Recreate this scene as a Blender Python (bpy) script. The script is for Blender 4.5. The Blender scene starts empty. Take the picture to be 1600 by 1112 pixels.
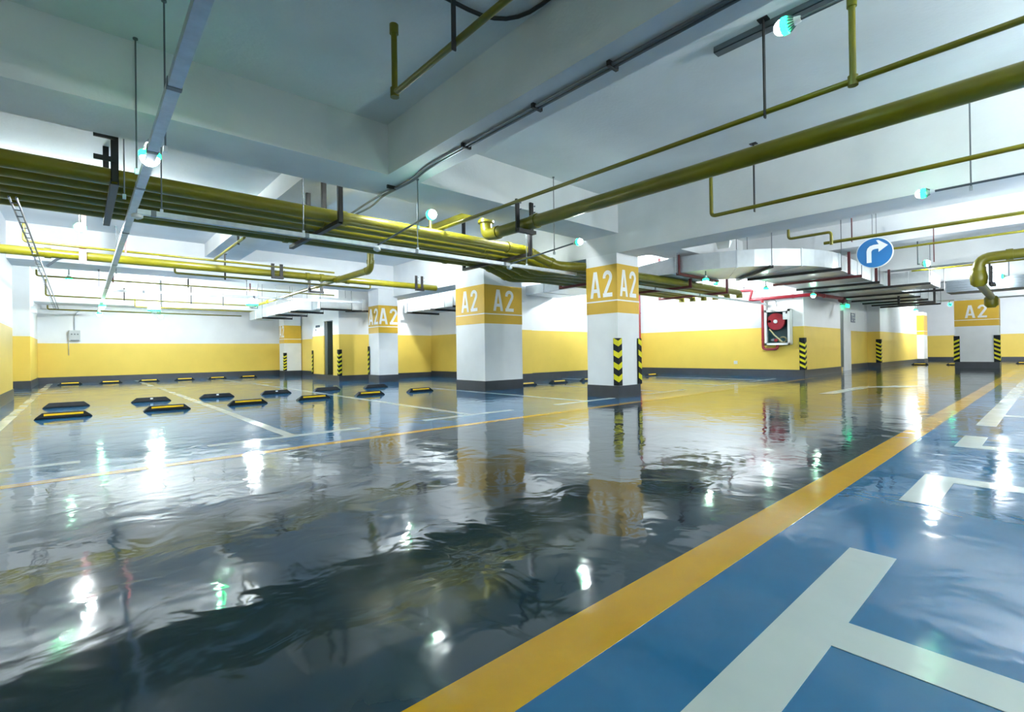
import bpy, math, random
from mathutils import Vector, Matrix
random.seed(7)
S = bpy.context.scene
C = S.collection

# ------------------------------------------------------------------ camera
CAMZ = 0.75
yaw, pitch, roll = math.radians(48.327), math.radians(0.295), math.radians(-0.798)
w_ = Vector((math.cos(yaw)*math.cos(pitch), math.sin(yaw)*math.cos(pitch), math.sin(pitch)))
r_ = Vector((math.sin(yaw), -math.cos(yaw), 0)); u_ = r_.cross(w_)
r2 = math.cos(roll)*r_ + math.sin(roll)*u_; u2 = -math.sin(roll)*r_ + math.cos(roll)*u_
cd = bpy.data.cameras.new('camera'); cam = bpy.data.objects.new('camera', cd); C.objects.link(cam)
M = Matrix((r2, u2, -w_)).transposed().to_4x4(); M.translation = (0, 0, CAMZ)
cam.matrix_world = M
cd.sensor_width = 36; cd.lens = 759.74/1600*36; cd.shift_y = (546.57-556)/1600; cd.clip_start = .02
S.camera = cam
# ------------------------------------------------------------------ light / exposure
wd = bpy.data.worlds.new('world'); S.world = wd; wd.use_nodes = True
wd.node_tree.nodes['Background'].inputs[0].default_value = (.55, .68, .8, 1)
wd.node_tree.nodes['Background'].inputs[1].default_value = .05
vs = S.view_settings
vs.view_transform = 'Standard'; vs.look = 'None'; vs.gamma = 1; vs.use_curve_mapping = False
vs.exposure = 0.95
LAMP = 520.0        # emission of a lamp dome

# ------------------------------------------------------------------ materials
def newmat(n):
    m = bpy.data.materials.new(n); m.use_nodes = True
    return m, m.node_tree.nodes, m.node_tree.links, m.node_tree.nodes['Principled BSDF']
def plain(n, col, rough=.5, metal=0, spec=.5, noise=0, nscale=6, bump=0, bscale=40):
    m, N, L, b = newmat(n)
    b.inputs['Base Color'].default_value = (*col, 1); b.inputs['Roughness'].default_value = rough
    b.inputs['Metallic'].default_value = metal; b.inputs['Specular IOR Level'].default_value = spec
    g = N.new('ShaderNodeNewGeometry')
    if noise:
        t = N.new('ShaderNodeTexNoise'); t.inputs['Scale'].default_value = nscale; t.inputs['Detail'].default_value = 5
        L.new(g.outputs['Position'], t.inputs['Vector'])
        r = N.new('ShaderNodeMapRange'); r.inputs[1].default_value = .3; r.inputs[2].default_value = .7
        r.inputs[3].default_value = 1-noise; r.inputs[4].default_value = 1+noise*.4
        L.new(t.outputs[0], r.inputs[0])
        x = N.new('ShaderNodeMix'); x.data_type = 'RGBA'; x.blend_type = 'MULTIPLY'; x.inputs[0].default_value = 1
        x.inputs[6].default_value = (*col, 1); L.new(r.outputs[0], x.inputs[7]); L.new(x.outputs[2], b.inputs['Base Color'])
    if bump:
        t = N.new('ShaderNodeTexNoise'); t.inputs['Scale'].default_value = bscale; t.inputs['Detail'].default_value = 3
        L.new(g.outputs['Position'], t.inputs['Vector'])
        bp = N.new('ShaderNodeBump'); bp.inputs['Strength'].default_value = bump; bp.inputs['Distance'].default_value = .01
        L.new(t.outputs[0], bp.inputs['Height']); L.new(bp.outputs[0], b.inputs['Normal'])
    return m
def banded(n, stops, rough=.45, noise=.05):
    """paint bands by height: stops = [(z_from, colour), ...]"""
    m, N, L, b = newmat(n)
    g = N.new('ShaderNodeNewGeometry'); s = N.new('ShaderNodeSeparateXYZ'); L.new(g.outputs['Position'], s.inputs[0])
    prev = None
    for z, col in stops:
        if prev is None:
            rgb = N.new('ShaderNodeRGB'); rgb.outputs[0].default_value = (*col, 1); prev = rgb.outputs[0]; continue
        gt = N.new('ShaderNodeMath'); gt.operation = 'GREATER_THAN'; gt.inputs[1].default_value = z; L.new(s.outputs[2], gt.inputs[0])
        x = N.new('ShaderNodeMix'); x.data_type = 'RGBA'; L.new(gt.outputs[0], x.inputs[0]); L.new(prev, x.inputs[6])
        x.inputs[7].default_value = (*col, 1); prev = x.outputs[2]
    t = N.new('ShaderNodeTexNoise'); t.inputs['Scale'].default_value = 2.5; t.inputs['Detail'].default_value = 6; L.new(g.outputs['Position'], t.inputs['Vector'])
    r = N.new('ShaderNodeMapRange'); r.inputs[1].default_value = .3; r.inputs[2].default_value = .7; r.inputs[3].default_value = 1-noise; r.inputs[4].default_value = 1
    L.new(t.outputs[0], r.inputs[0])
    x = N.new('ShaderNodeMix'); x.data_type = 'RGBA'; x.blend_type = 'MULTIPLY'; x.inputs[0].default_value = 1
    L.new(prev, x.inputs[6]); L.new(r.outputs[0], x.inputs[7]); L.new(x.outputs[2], b.inputs['Base Color'])
    b.inputs['Roughness'].default_value = rough; b.inputs['Specular IOR Level'].default_value = .3
    return m
def floor_mat(n, col, col2, rough=.085, wave=1.0):
    m, N, L, b = newmat(n)
    g = N.new('ShaderNodeNewGeometry')
    t = N.new('ShaderNodeTexNoise'); t.inputs['Scale'].default_value = 1.3; t.inputs['Detail'].default_value = 8; t.inputs['Roughness'].default_value = .6
    L.new(g.outputs['Position'], t.inputs['Vector'])
    x = N.new('ShaderNodeMix'); x.data_type = 'RGBA'; x.inputs[6].default_value = (*col, 1); x.inputs[7].default_value = (*col2, 1)
    r = N.new('ShaderNodeMapRange'); r.inputs[1].default_value = .35; r.inputs[2].default_value = .65; L.new(t.outputs[0], r.inputs[0]); L.new(r.outputs[0], x.inputs[0])
    L.new(x.outputs[2], b.inputs['Base Color'])
    b.inputs['Specular IOR Level'].default_value = .95
    # gloss slightly worn in patches
    t2 = N.new('ShaderNodeTexNoise'); t2.inputs['Scale'].default_value = 2.2; t2.inputs['Detail'].default_value = 7; L.new(g.outputs['Position'], t2.inputs['Vector'])
    r2_ = N.new('ShaderNodeMapRange'); r2_.inputs[1].default_value = .4; r2_.inputs[2].default_value = .75; r2_.inputs[3].default_value = rough*.6; r2_.inputs[4].default_value = rough*1.7
    L.new(t2.outputs[0], r2_.inputs[0]); L.new(r2_.outputs[0], b.inputs['Roughness'])
    # trowelled unevenness of the poured coating
    a = N.new('ShaderNodeTexNoise'); a.inputs['Scale'].default_value = 4.2; a.inputs['Detail'].default_value = 2.5; a.inputs['Distortion'].default_value = .6
    L.new(g.outputs['Position'], a.inputs['Vector'])
    c = N.new('ShaderNodeTexNoise'); c.inputs['Scale'].default_value = 11; c.inputs['Detail'].default_value = 2; L.new(g.outputs['Position'], c.inputs['Vector'])
    ad = N.new('ShaderNodeMath'); ad.operation = 'MULTIPLY_ADD'; ad.inputs[1].default_value = .06; L.new(c.outputs[0], ad.inputs[0]); L.new(a.outputs[0], ad.inputs[2])
    bp = N.new('ShaderNodeBump'); bp.inputs['Strength'].default_value = 1; bp.inputs['Distance'].default_value = .0036*wave
    L.new(ad.outputs[0], bp.inputs['Height']); L.new(bp.outputs[0], b.inputs['Normal'])
    return m
def emit(n, col, st):
    m, N, L, b = newmat(n)
    b.inputs['Base Color'].default_value = (*col, 1); b.inputs['Emission Color'].default_value = (*col, 1); b.inputs['Emission Strength'].default_value = st
    return m

WHITE = (.78, .80, .82); YEL = (.80, .575, .11); YEL_DIM = (.66, .40, .03)
m_ceil = plain('white_limewash_concrete', (.70, .735, .755), .8, spec=.2, noise=.10, nscale=1.2, bump=.25, bscale=30)
m_beam = plain('white_beam_plaster', (.72, .74, .755), .75, spec=.2, noise=.08, nscale=2.0, bump=.2, bscale=35)
m_wall = banded('wall_paint_white_over_yellow', [(0, YEL), (1.335, WHITE)])
m_wall_far = banded('far_wall_paint_white_over_yellow', [(0, YEL), (1.22, WHITE)])
m_base = plain('dark_grey_base_paint', (.040, .047, .060), .35, noise=.15)
m_col = plain('white_column_paint', (.76, .78, .80), .4, noise=.05, nscale=3)
m_band = plain('dimmed_yellow_band_paint', YEL_DIM, .4, noise=.05)  # yellow darkened: the weaker light on the columns is put into the colour
m_letter = plain('white_stencil_paint', (.80, .81, .82), .45)
m_lane = floor_mat('grey_epoxy_floor', (.015, .037, .056), (.022, .048, .068))
m_blue = floor_mat('blue_epoxy_floor', (.012, .126, .285), (.018, .148, .318))
m_fyel = floor_mat('yellow_floor_paint', (.62, .31, .002), (.70, .38, .004), .11, .8)
m_fwhite = floor_mat('white_floor_paint', (.50, .56, .56), (.57, .62, .61), .14, .8)
m_pipe = plain('yellow_pipe_enamel', (.160, .145, .0025), .32, noise=.18, nscale=5)
m_black = plain('black_painted_steel', (.012, .011, .012), .45)
m_maroon = plain('red_lead_steel', (.10, .012, .016), .5, noise=.2)
m_red = plain('red_fire_pipe_enamel', (.26, .010, .022), .3)
m_galv = plain('galvanised_sheet', (.70, .73, .75), .33, metal=.55, noise=.07, nscale=9, bump=.05, bscale=4)
m_tray = plain('zinc_cable_tray', (.58, .62, .66), .35, metal=.7, noise=.15, nscale=14)
m_cond = plain('grey_steel_conduit', (.16, .18, .20), .4, metal=.6)
m_rubber = plain('black_rubber', (.007, .010, .014), .6, spec=.2, noise=.2, nscale=20)
m_reflect = plain('yellow_reflective_tape', (.80, .52, .01), .3)
m_chev = plain('yellow_reflective_chevron', (.72, .66, .01), .35)
m_whitepl = plain('white_plastic', (.78, .80, .80), .35)
m_green = emit('green_lamp_collar', (.003, .55, .16), 26)
m_glow = emit('white_lamp_dome', (.93, .985, 1.0), LAMP)
m_sblue = plain('blue_sign_enamel', (.022, .16, .42), .3)
m_navy = plain('navy_sign_panel', (.01, .03, .12), .4)
m_swhite = plain('white_sign_film', (.85, .87, .88), .35)
m_darkdoor = plain('dark_door_leaf', (.006, .007, .009), .4)
m_frame = plain('grey_green_door_frame', (.05, .075, .08), .4)
m_glass = plain('teal_cabinet_back', (.02, .07, .085), .25)
m_hose = plain('pale_hose_canvas', (.55, .50, .28), .7)
m_louvre = plain('dark_louvre_metal', (.10, .12, .14), .4, metal=.5)
m_exit = emit('green_exit_light', (.01, .75, .32), 3)

# ------------------------------------------------------------------ mesh helpers
class MB:
    def __init__(s): s.v = []; s.f = []
    def add(s, vs_, fs):
        o = len(s.v); s.v += [tuple(p) for p in vs_]; s.f += [tuple(i+o for i in q) for q in fs]; return s
    def box(s, x0, x1, y0, y1, z0, z1):
        return s.add([(x0,y0,z0),(x1,y0,z0),(x1,y1,z0),(x0,y1,z0),(x0,y0,z1),(x1,y0,z1),(x1,y1,z1),(x0,y1,z1)],
                     [(3,2,1,0),(4,5,6,7),(0,1,5,4),(1,2,6,5),(2,3,7,6),(3,0,4,7)])
    def prism(s, poly, axis, a, b):
        """poly in the two other axes (in xyz order), extruded along axis from a to b"""
        n = len(poly); P = []
        for t in (a, b):
            for p in poly:
                q = list(p); q.insert(axis, t); P.append(q)
        return s.add(P, [tuple(range(n))[::-1], tuple(range(n, 2*n))] + [(i, (i+1) % n, n+(i+1) % n, n+i) for i in range(n)])
    def tube(s, path, r, seg=12, cap=True):
        P = [Vector(p) for p in path]; n = len(P)
        rr = r if isinstance(r, (list, tuple)) else [r]*n
        t0 = (P[1]-P[0]).normalized(); up = Vector((0,0,1)) if abs(t0.z) < .9 else Vector((1,0,0))
        a = t0.cross(up).normalized(); vs_ = []
        for i in range(n):
            d1 = (P[i]-P[i-1]).normalized() if i else (P[1]-P[0]).normalized()
            d2 = (P[i+1]-P[i]).normalized() if i < n-1 else d1
            t = (d1+d2).normalized()
            a = (a - t*a.dot(t)).normalized(); b = t.cross(a)
            k = 1/max(.35, t.dot(d1)); bend = (d2-d1)
            bn = bend.normalized() if bend.length > 1e-5 else None
            for j in range(seg):
                th = 2*math.pi*j/seg; o = a*math.cos(th)*rr[i] + b*math.sin(th)*rr[i]
                if bn is not None: o = o + bn*(o.dot(bn))*(k-1)
                vs_.append(P[i]+o)
        f = [(i*seg+j, i*seg+(j+1) % seg, (i+1)*seg+(j+1) % seg, (i+1)*seg+j) for i in range(n-1) for j in range(seg)]
        if cap: f += [tuple(range(seg))[::-1], tuple(range((n-1)*seg, n*seg))]
        return s.add(vs_, f)
    def bar(s, p, q, wd_, ht):
        """rectangular bar between two points"""
        p = Vector(p); q = Vector(q); t = (q-p).normalized()
        up = Vector((0,0,1)) if abs(t.z) < .9 else Vector((0,1,0))
        a = t.cross(up).normalized()*wd_/2; b = a.cross(t).normalized()*ht/2
        V = [e+i*a+j*b for e in (p, q) for i, j in ((-1,-1),(1,-1),(1,1),(-1,1))]
        return s.add(V, [(3,2,1,0),(4,5,6,7),(0,1,5,4),(1,2,6,5),(2,3,7,6),(3,0,4,7)])
    def channel(s, p, q, wd_, ht, th=.006, down=True):
        """open U-channel between two points"""
        p = Vector(p); q = Vector(q); t = (q-p).normalized()
        up = Vector((0,0,1)) if abs(t.z) < .9 else Vector((0,1,0))
        a = t.cross(up).normalized(); b = a.cross(t).normalized()
        sg = 1 if down else -1
        s.bar(p-b*sg*(ht/2-th/2), q-b*sg*(ht/2-th/2), wd_, th)
        for i in (-1, 1): s.bar(p+a*i*(wd_/2-th/2), q+a*i*(wd_/2-th/2), th, ht)
        return s
    def lathe(s, prof, org, axis, seg=20):
        """prof = [(r, t)], revolved round axis through org"""
        ax = Vector(axis).normalized(); up = Vector((0,0,1)) if abs(ax.z) < .9 else Vector((1,0,0))
        a = ax.cross(up).normalized(); b = ax.cross(a); o = Vector(org); n = len(prof); V = []
        for r, t in prof:
            for j in range(seg):
                th = 2*math.pi*j/seg; V.append(o+ax*t+(a*math.cos(th)+b*math.sin(th))*max(r, 1e-4))
        f = [(i*seg+j, i*seg+(j+1) % seg, (i+1)*seg+(j+1) % seg, (i+1)*seg+j) for i in range(n-1) for j in range(seg)]
        f += [tuple(range(seg))[::-1], tuple(range((n-1)*seg, n*seg))]
        return s.add(V, f)
    def mesh(s, name, mat, smooth=False):
        me = bpy.data.meshes.new(name); me.from_pydata(s.v, [], s.f); me.materials.append(mat)
        me.validate(); me.update()
        import bmesh
        bm = bmesh.new(); bm.from_mesh(me); bmesh.ops.recalc_face_normals(bm, faces=bm.faces); bm.to_mesh(me); bm.free()
        if smooth:
            me.polygons.foreach_set('use_smooth', [True]*len(me.polygons))
            try: me.set_sharp_from_angle(angle=math.radians(40))
            except Exception: pass
        return me
    def build(s, name, mat, parent=None, smooth=False):
        o = bpy.data.objects.new(name, s.mesh(name, mat, smooth)); C.objects.link(o)
        if parent: attach(o, parent)
        return o
def attach(o, parent):
    o.parent = parent
    if parent.type == 'EMPTY': o.matrix_parent_inverse = Matrix.Translation(-parent.location)
def tag(o, label, cat, group=None, kind=None):
    if label: o['label'] = label
    if cat: o['category'] = cat
    if group: o['group'] = group
    if kind: o['kind'] = kind
    return o
def thing(name, label, cat, loc, group=None):
    o = bpy.data.objects.new(name, None); C.objects.link(o); o.location = loc; o.empty_display_size = .1
    return tag(o, label, cat, group)
def struct(o, label=None): return tag(o, label, None, None, 'structure')
def arc(p0, p1, p2, r, n=6):
    """fillet points for the corner p0-p1-p2"""
    p0, p1, p2 = Vector(p0), Vector(p1), Vector(p2)
    a = (p0-p1).normalized(); b = (p2-p1).normalized()
    s0 = p1+a*r; s1 = p1+b*r; out = []
    for i in range(n+1):
        t = i/n; out.append((s0*(1-t)*(1-t) + p1*2*t*(1-t) + s1*t*t))
    return out
def pipe_pts(pts, r):
    out = [Vector(pts[0])]
    for i in range(1, len(pts)-1): out += arc(pts[i-1], pts[i], pts[i+1], r)
    return out+[Vector(pts[-1])]
def collar(mb, p, d, r, w):
    p = Vector(p); d = Vector(d).normalized()
    return mb.tube([p-d*w/2, p+d*w/2], r, 14)

# ------------------------------------------------------------------ the shell
X0, X1, Y0, Y1 = -7.0, 35.0, -7.0, 20.3
ZC = 3.14
def rect(name, x0, x1, y0, y1, z, mat, th=.2):
    return struct(MB().box(x0, x1, y0, y1, z-th, z).build(name, mat))
rect('floor', X0, X1, .84, 4.17, 0, m_lane)
rect('floor', X0, X1, Y0, .84, 0, m_blue)
rect('floor', X0, X1, 4.17, Y1+.2, 0, m_blue)
rect('ceiling', X0-.2, X1+.2, Y0-.2, Y1+.2, ZC+.2, m_ceil)

def wall(name, x0, x1, y0, y1, mat=None, z0=0, z1=ZC):
    return struct(MB().box(x0, x1, y0, y1, z0, z1).build(name, mat or m_wall))
def baseb(name, x0, x1, y0, y1, h=.19):
    return struct(MB().box(x0, x1, y0, y1, 0, h).build(name, m_base))
e = .012
wall('wall_far', -1.6, 6.2, Y1, Y1+.2, m_wall_far); baseb('baseboard_far', -1.0, 6.2, Y1-e, Y1)
wall('wall_left', -1.8, -1.6, 4.0, Y1+.2)
wall('wall_left_pier', -1.6, -.93, 9.0, 13.0); baseb('baseboard_left', -1.6, -.93+e, 9.0, 13.0+e, .2)
wall('wall_left_pilaster', -1.6, -.93, 17.4, Y1); baseb('baseboard_left_pilaster', -1.6, -.93+e, 17.4-e, Y1, .2)
# block with the dark doorway (left rear)
wall('wall_rear_block', 5.5, 8.55, 14.69, 15.62)
wall('wall_rear_block', 5.5, 8.55, 14.0, 14.69, z0=1.76)
wall('wall_rear_block', 5.95, 8.55, 14.0, 14.69, z1=1.76)
baseb('baseboard_rear_block', 5.5-e, 8.55, 14.69, 15.62+e, .17); baseb('baseboard_rear_block', 5.5-e, 8.55, 13.55-e, 14.69, .16)
wall('wall_rear_block', 5.5, 8.55, 13.55, 14.0)
wall('wall_rear_side', 6.2, 8.55, 15.62, Y1); baseb('baseboard_rear_side', 6.2-e, 8.55, 15.62, Y1)
wall('wall_niche', 8.55, 8.75, 9.3, 15.6); baseb('baseboard_niche', 8.55-e, 8.55, 9.3, 14.0)
wall('wall_niche_pilaster', 8.55, 8.95, 9.25, 9.6); baseb('baseboard_niche_pilaster', 8.55-e, 8.95+e, 9.25-e, 9.6)
wall('wall_middle', 8.95, 14.1, 9.42, 9.62); baseb('baseboard_middle', 8.95, 14.1, 9.42-e, 9.42)
wall('wall_hydrant', 14.1, 14.3, 4.4, 9.62); baseb('baseboard_hydrant', 14.1-e, 14.1, 4.4-e, 9.42)
wall('wall_right_block', 14.3, 17.3, 4.4, 4.9); baseb('baseboard_right_block', 14.1-e, 17.3+e, 4.4-e, 4.4)
wall('wall_right_recess', 17.3, 22.0, 4.75, 4.95); baseb('baseboard_right_recess', 17.3, 18.3, 4.75-e, 4.75); baseb('baseboard_right_recess', 19.7, 22, 4.75-e, 4.75)
wall('wall_right_block_end', 22.0, 29.0, 4.35, 4.9); baseb('baseboard_right_block_end', 22-e, 29, 4.35-e, 4.35); baseb('baseboard_right_block_end', 22-e, 22, 4.35-e, 4.75)
wall('wall_right_end', X1-.4, X1-.2, Y0, 9.6); baseb('baseboard_right_end', X1-.4-e, X1-.4, Y0, 9.6)
wall('wall_right_return', 29.0, X1-.4, 8.0, 8.2)
wall('wall_behind_left', X0-.2, X0, Y0, 4.2); wall('wall_behind_right', X0, X1, Y0-.2, Y0); wall('wall_left_return', X0, -1.6, 4.0, 4.2)

def beam(x0, x1, y0, y1, z):
    return struct(MB().box(x0, x1, y0, y1, z, ZC).build('ceiling_beam', m_beam))
beam(X0, 6.4, 4.62, 5.28, 2.62); beam(6.95, 14.1, 4.62, 5.28, 2.62)           # along the lane
beam(2.42, 2.80, Y0, 4.62, 2.62); beam(2.0, 2.65, 5.28, 12.0, 2.86)           # secondary beam
beam(6.4, 6.95, Y0, 20.3, 2.31)                                               # main beam on the columns
beam(-1.6, 6.4, 12.0, 12.9, 2.5)
beam(-.93, 6.4, 18.6, 19.5, 2.33)
beam(11.0, 11.35, Y0, 4.62, 2.66); beam(14.8, 15.2, Y0, 4.4, 2.62); beam(22.4, 23.0, Y0, 4.35, 2.35); beam(18.6, 19.0, Y0, 4.35, 2.62)
beam(-2.2, -1.6, Y0, 4.0, 2.31)

# ------------------------------------------------------------------ floor markings (paint films)
def paint(name, polys, mat, label, cat, group=None, z=.0012):
    mb = MB()
    for (x0, x1, y0, y1) in polys: mb.box(x0, x1, y0, y1, -.001, z)
    return tag(mb.build(name, mat), label, cat, group)
paint('lane_edge_line', [(X0, 21.9, .765, .925)], m_fyel, 'wide yellow lane line running from the foreground to the far column', 'floor marking')
paint('lane_edge_line', [(-1.6, 14.0, 4.08, 4.18)], m_fyel, 'yellow lane line passing in front of the two-guard A2 column', 'floor marking')
paint('lane_edge_line', [(-1.5, 5.4, 15.05, 15.25)], m_fyel, 'yellow line in front of the far left wall stalls', 'floor marking')
def bay_line(x, xa, xb, ya, yb, yf, label, w=.15, d=.14):
    lo, hi = (yf-d, yf) if yb < yf else (yf, yf+d)
    mb = MB().box(xa, xb, lo, hi, -.001, .0016)
    if yb < yf: mb.box(x, x+w, yb, lo, -.001, .0016)
    else: mb.box(x, x+w, hi, yb, -.001, .0016)
    return tag(mb.build('parking_bay_line', m_fwhite), label, 'floor marking', 'white parking bay lines')
bay_line(1.41, .82, 2.155, 0, -4.4, .53, 'white T-shaped bay line largest in the right foreground')
bay_line(3.57, 3.0, 3.72, 0, -4.4, .53, 'white L-shaped bay line second from the foreground on the right')
bay_line(4.90, 4.9, 5.55, 0, -4.4, .53, 'white L-shaped bay line third from the foreground on the right')
bay_line(7.3, 6.33, 9.4, 0, -4.4, .53, 'white bay line fourth from the foreground on the right')
bay_line(10.3, 9.4, 13.0, 0, -4.4, .53, 'white bay line fifth on the right, far along the lane')
bay_line(13.6, 13.0, 17.5, 0, -4.4, .53, 'farthest long white bay line on the right by the far column')
for x, nm in ((-.72, 'beside the left pier'), (1.42, 'between first and second near wheel-stop pairs'), (3.5, 'between second and third near wheel-stop pairs'), (5.66, 'ending behind the two-guard A2 column'), (7.9, 'right of the two-guard A2 column'), (10.1, 'before the middle wall on its left'), (12.3, 'nearest the hose cabinet wall')):
    bay_line(x, x-.62, x+.72, 0, 9.25, 4.70, 'white bay line on the left side ' + nm, .1, .1)
for x, nm in ((-.72, 'at the far left'), (1.42, 'second from the left'), (3.5, 'third from the left')):
    bay_line(x, x-.5, x+.6, 15.0, 9.4, 14.9, 'white line of the rear bays ' + nm, .1, .1)
for x, nm in ((-.72, 'far left'), (1.35, 'second'), (3.4, 'third')):
    bay_line(x, x-.4, x+.5, 0, 20.2, 15.6, 'white line of the far wall bays, ' + nm, .12, .1)
# bent lane arrow
mb = MB(); mb.add([(9.1,2.44,.0016),(11.0,2.34,.0016),(11.35,2.05,.0016),(11.2,1.98,.0016),(12.3,1.62,.0016),(11.95,2.22,.0016),(11.7,2.14,.0016),(11.25,2.55,.0016),(9.1,2.64,.0016)], [tuple(range(9))])
tag(mb.build('lane_arrow', m_fwhite), 'white bent turn arrow painted on the lane', 'floor marking')

# ------------------------------------------------------------------ stencil letters
def glyph_A(w=.60, t=.155):
    # polygons in (u, v), height 1
    return [[(0,0),(t,0),(w/2+.005,.80),(w/2,1),(w/2-t*.62,1)], [(w,0),(w-t,0),(w/2-.005,.80),(w/2,1),(w/2+t*.62,1)],
            [(w*.22,.20),(w*.78,.20),(w*.72,.34),(w*.28,.34)]]
def glyph_2(w=.52, t=.15):
    c = []; R = w/2-t/2; cx = w/2; cy = 1-t/2-R
    for i in range(11):
        a = math.radians(190-i*21.0); c.append((cx+R*math.cos(a), cy+R*math.sin(a)))
    c += [(cx+R*.80, cy-R*.62), (t*.75, t*.9)]
    polys = []; L = []
    for i, p in enumerate(c):
        a = c[max(0, i-1)]; b = c[min(len(c)-1, i+1)]; dx, dy = b[0]-a[0], b[1]-a[1]; n = math.hypot(dx, dy)
        L.append((p, (-dy/n*t/2, dx/n*t/2)))
    for (p, n), (q, k) in zip(L, L[1:]):
        polys.append([(p[0]+n[0], p[1]+n[1]), (p[0]-n[0], p[1]-n[1]), (q[0]-k[0], q[1]-k[1]), (q[0]+k[0], q[1]+k[1])])
    polys.append([(0,0),(w,0),(w,t),(0,t)])
    return polys
def letters(face, pos, centre, z0, h, parent, sx=1.0):
    """stencilled A2; face 'x-' (seen from -x) or 'y-'"""
    for g, off, nm in ((glyph_A(), -.70, 'letter_a'), (glyph_2(), .04, 'digit_two')):
        mb = MB()
        for k_, poly in enumerate(g):
            dd = .0006*k_/len(g)
            V = []; n = len(poly)
            for dep in (0, .003+dd):
                for (u, v) in poly:
                    uu = (u+off+.06)*h*sx; z = z0+v*h
                    if face == 'x-': V.append((pos-dep, centre-uu, z))
                    else: V.append((centre+uu, pos-dep, z))
            mb.add(V, [tuple(range(n)), tuple(range(n, 2*n))]+[(i, (i+1) % n, n+(i+1) % n, n+i) for i in range(n)])
        mb.build(nm, m_letter, parent)

def column(x0, x1, y0, y1, ztop, band, label, faces, base=.195, lh=.43, sx=1):
    t = thing('column', label, 'column', ((x0+x1)/2, (y0+y1)/2, 0), 'concrete columns with mustard bands')
    b0, l0, b1 = band
    MB().box(x0, x1, y0, y1, 0, ztop).build('shaft', m_col, t)
    MB().box(x0-.008, x1+.008, y0-.008, y1+.008, 0, base).build('painted_base', m_base, t)
    MB().box(x0-.003, x1+.003, y0-.003, y1+.003, b0, b1).build('yellow_band', m_band, t)
    MB().box(x0-.005, x1+.005, y0-.005, y1+.005, l0, l0+.022).build('white_stripe', m_letter, t)
    for f in faces:
        if f == 'x-': letters('x-', x0-.003, (y0+y1)/2, l0+.075, lh, t, sx)
        else: letters('y-', y0-.003, (x0+x1)/2, l0+.075, lh, t, sx)
    return t
column(6.38, 6.97, 4.64, 5.26, 2.31, (1.36, 1.55, 2.14), 'white A2 column in the centre with two hazard corner guards', ('x-', 'y-'), sx=.82)
column(5.93, 6.93, 7.46, 8.42, 2.6, (1.33, 1.51, 2.10), 'thick white A2 column left of centre under the drooping pipes', ('x-', 'y-'))
column(5.96, 6.52, 12.02, 12.62, 2.5, (1.32, 1.48, 2.06), 'slim white A2 column in front of the rear block', ('x-', 'y-'))
column(5.58, 6.17, 18.72, 19.3, 2.33, (1.2, 1.34, 1.85), 'far white column with a pale band beside the far left wall', ('x-',))
column(22.45, 23.05, 1.28, 2.36, 2.35, (1.42, 1.62, 2.3), 'wide white A2 column at the far end of the lane on the right', ('x-',), base=.22)
column(29.0, 29.9, 4.1, 4.8, 2.35, (1.30, 1.46, 2.2), 'distant white pillar with a yellow band at the end of the right block', ())

# ------------------------------------------------------------------ hazard corner guards
def guard(x, y, sx, sy, z0, z1, label, leg=.085, n=5, parent_off=.012):
    """L profile on the corner (x, y); sx, sy = +-1 direction in which the wall faces run away from the corner"""
    t = thing('corner_guard', label, 'corner guard', (x, y, z0), 'black and yellow corner guards')
    th = .014; x -= sx*e; y -= sy*e
    mb = MB()
    xs = sorted((x, x+sx*leg)); ys = sorted((y-sy*th, y)); mb.box(xs[0], xs[1], ys[0], ys[1], z0, z1)
    xs = sorted((x-sx*th, x)); ys = sorted((y-sy*th, y+sy*leg)); mb.box(xs[0], xs[1], ys[0], ys[1], z0, z1)
    mb.build('rubber_angle', m_rubber, t)
    p = (z1-z0)/n; bw = p*.46; rise = leg*.55
    for i in range(n-(1 if n > 4 else 0)):
        zc = z0+(i+.30)*p
        mb = MB(); o = .003
        # limb on the face that runs along x
        V = []
        for dep in (0, o):
            yy = y-sy*(th+dep)
            V += [(x-sx*th, yy, zc), (x+sx*(leg-.006), yy, zc+rise), (x+sx*(leg-.006), yy, zc+rise+bw), (x-sx*th, yy, zc+bw)]
        F = [(0,1,2,3),(7,6,5,4),(0,1,5,4),(1,2,6,5),(2,3,7,6),(3,0,4,7)]
        mb.add(V, F); V = []
        for dep in (0, o):
            xx = x-sx*(th+dep)
            V += [(xx, y-sy*th, zc), (xx, y+sy*(leg-.006), zc+rise), (xx, y+sy*(leg-.006), zc+rise+bw), (xx, y-sy*th, zc+bw)]
        mb.add(V, F)
        mb.build('chevron', m_chev, t)
guard(6.38, 4.64, 1, 1, .2, .955, 'hazard guard on the near corner of the central A2 column', n=4)
guard(6.97, 4.64, -1, 1, .2, .955, 'hazard guard on the right corner of the central A2 column', n=4)
guard(5.96, 12.62, 1, -1, .2, .97, 'hazard guard on the left edge of the slim A2 column', n=6)
guard(5.5, 13.55, 1, 1, .16, .9, 'hazard guard on the yellow rear block corner', n=6)
guard(5.5, 15.62, 1, -1, .17, .9, 'hazard guard on the far edge of the rear block', n=6)
guard(5.58, 18.72, 1, 1, .2, .85, 'hazard guard on the far column by the left wall', n=6)
guard(14.1, 4.4, 1, 1, .19, 1.03, 'hazard guard on the yellow corner right of the hose cabinet', leg=.12, n=6)
guard(22.0, 4.35, 1, 1, .19, 1.05, 'hazard guard on the orange corner beyond the dark door', leg=.14, n=6)
guard(22.45, 2.36, 1, -1, .22, 1.1, 'hazard guard on the left edge of the wide far column', leg=.14, n=6)
guard(22.45, 1.28, 1, 1, .22, 1.1, 'hazard guard on the right edge of the wide far column', leg=.14, n=6)

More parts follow.
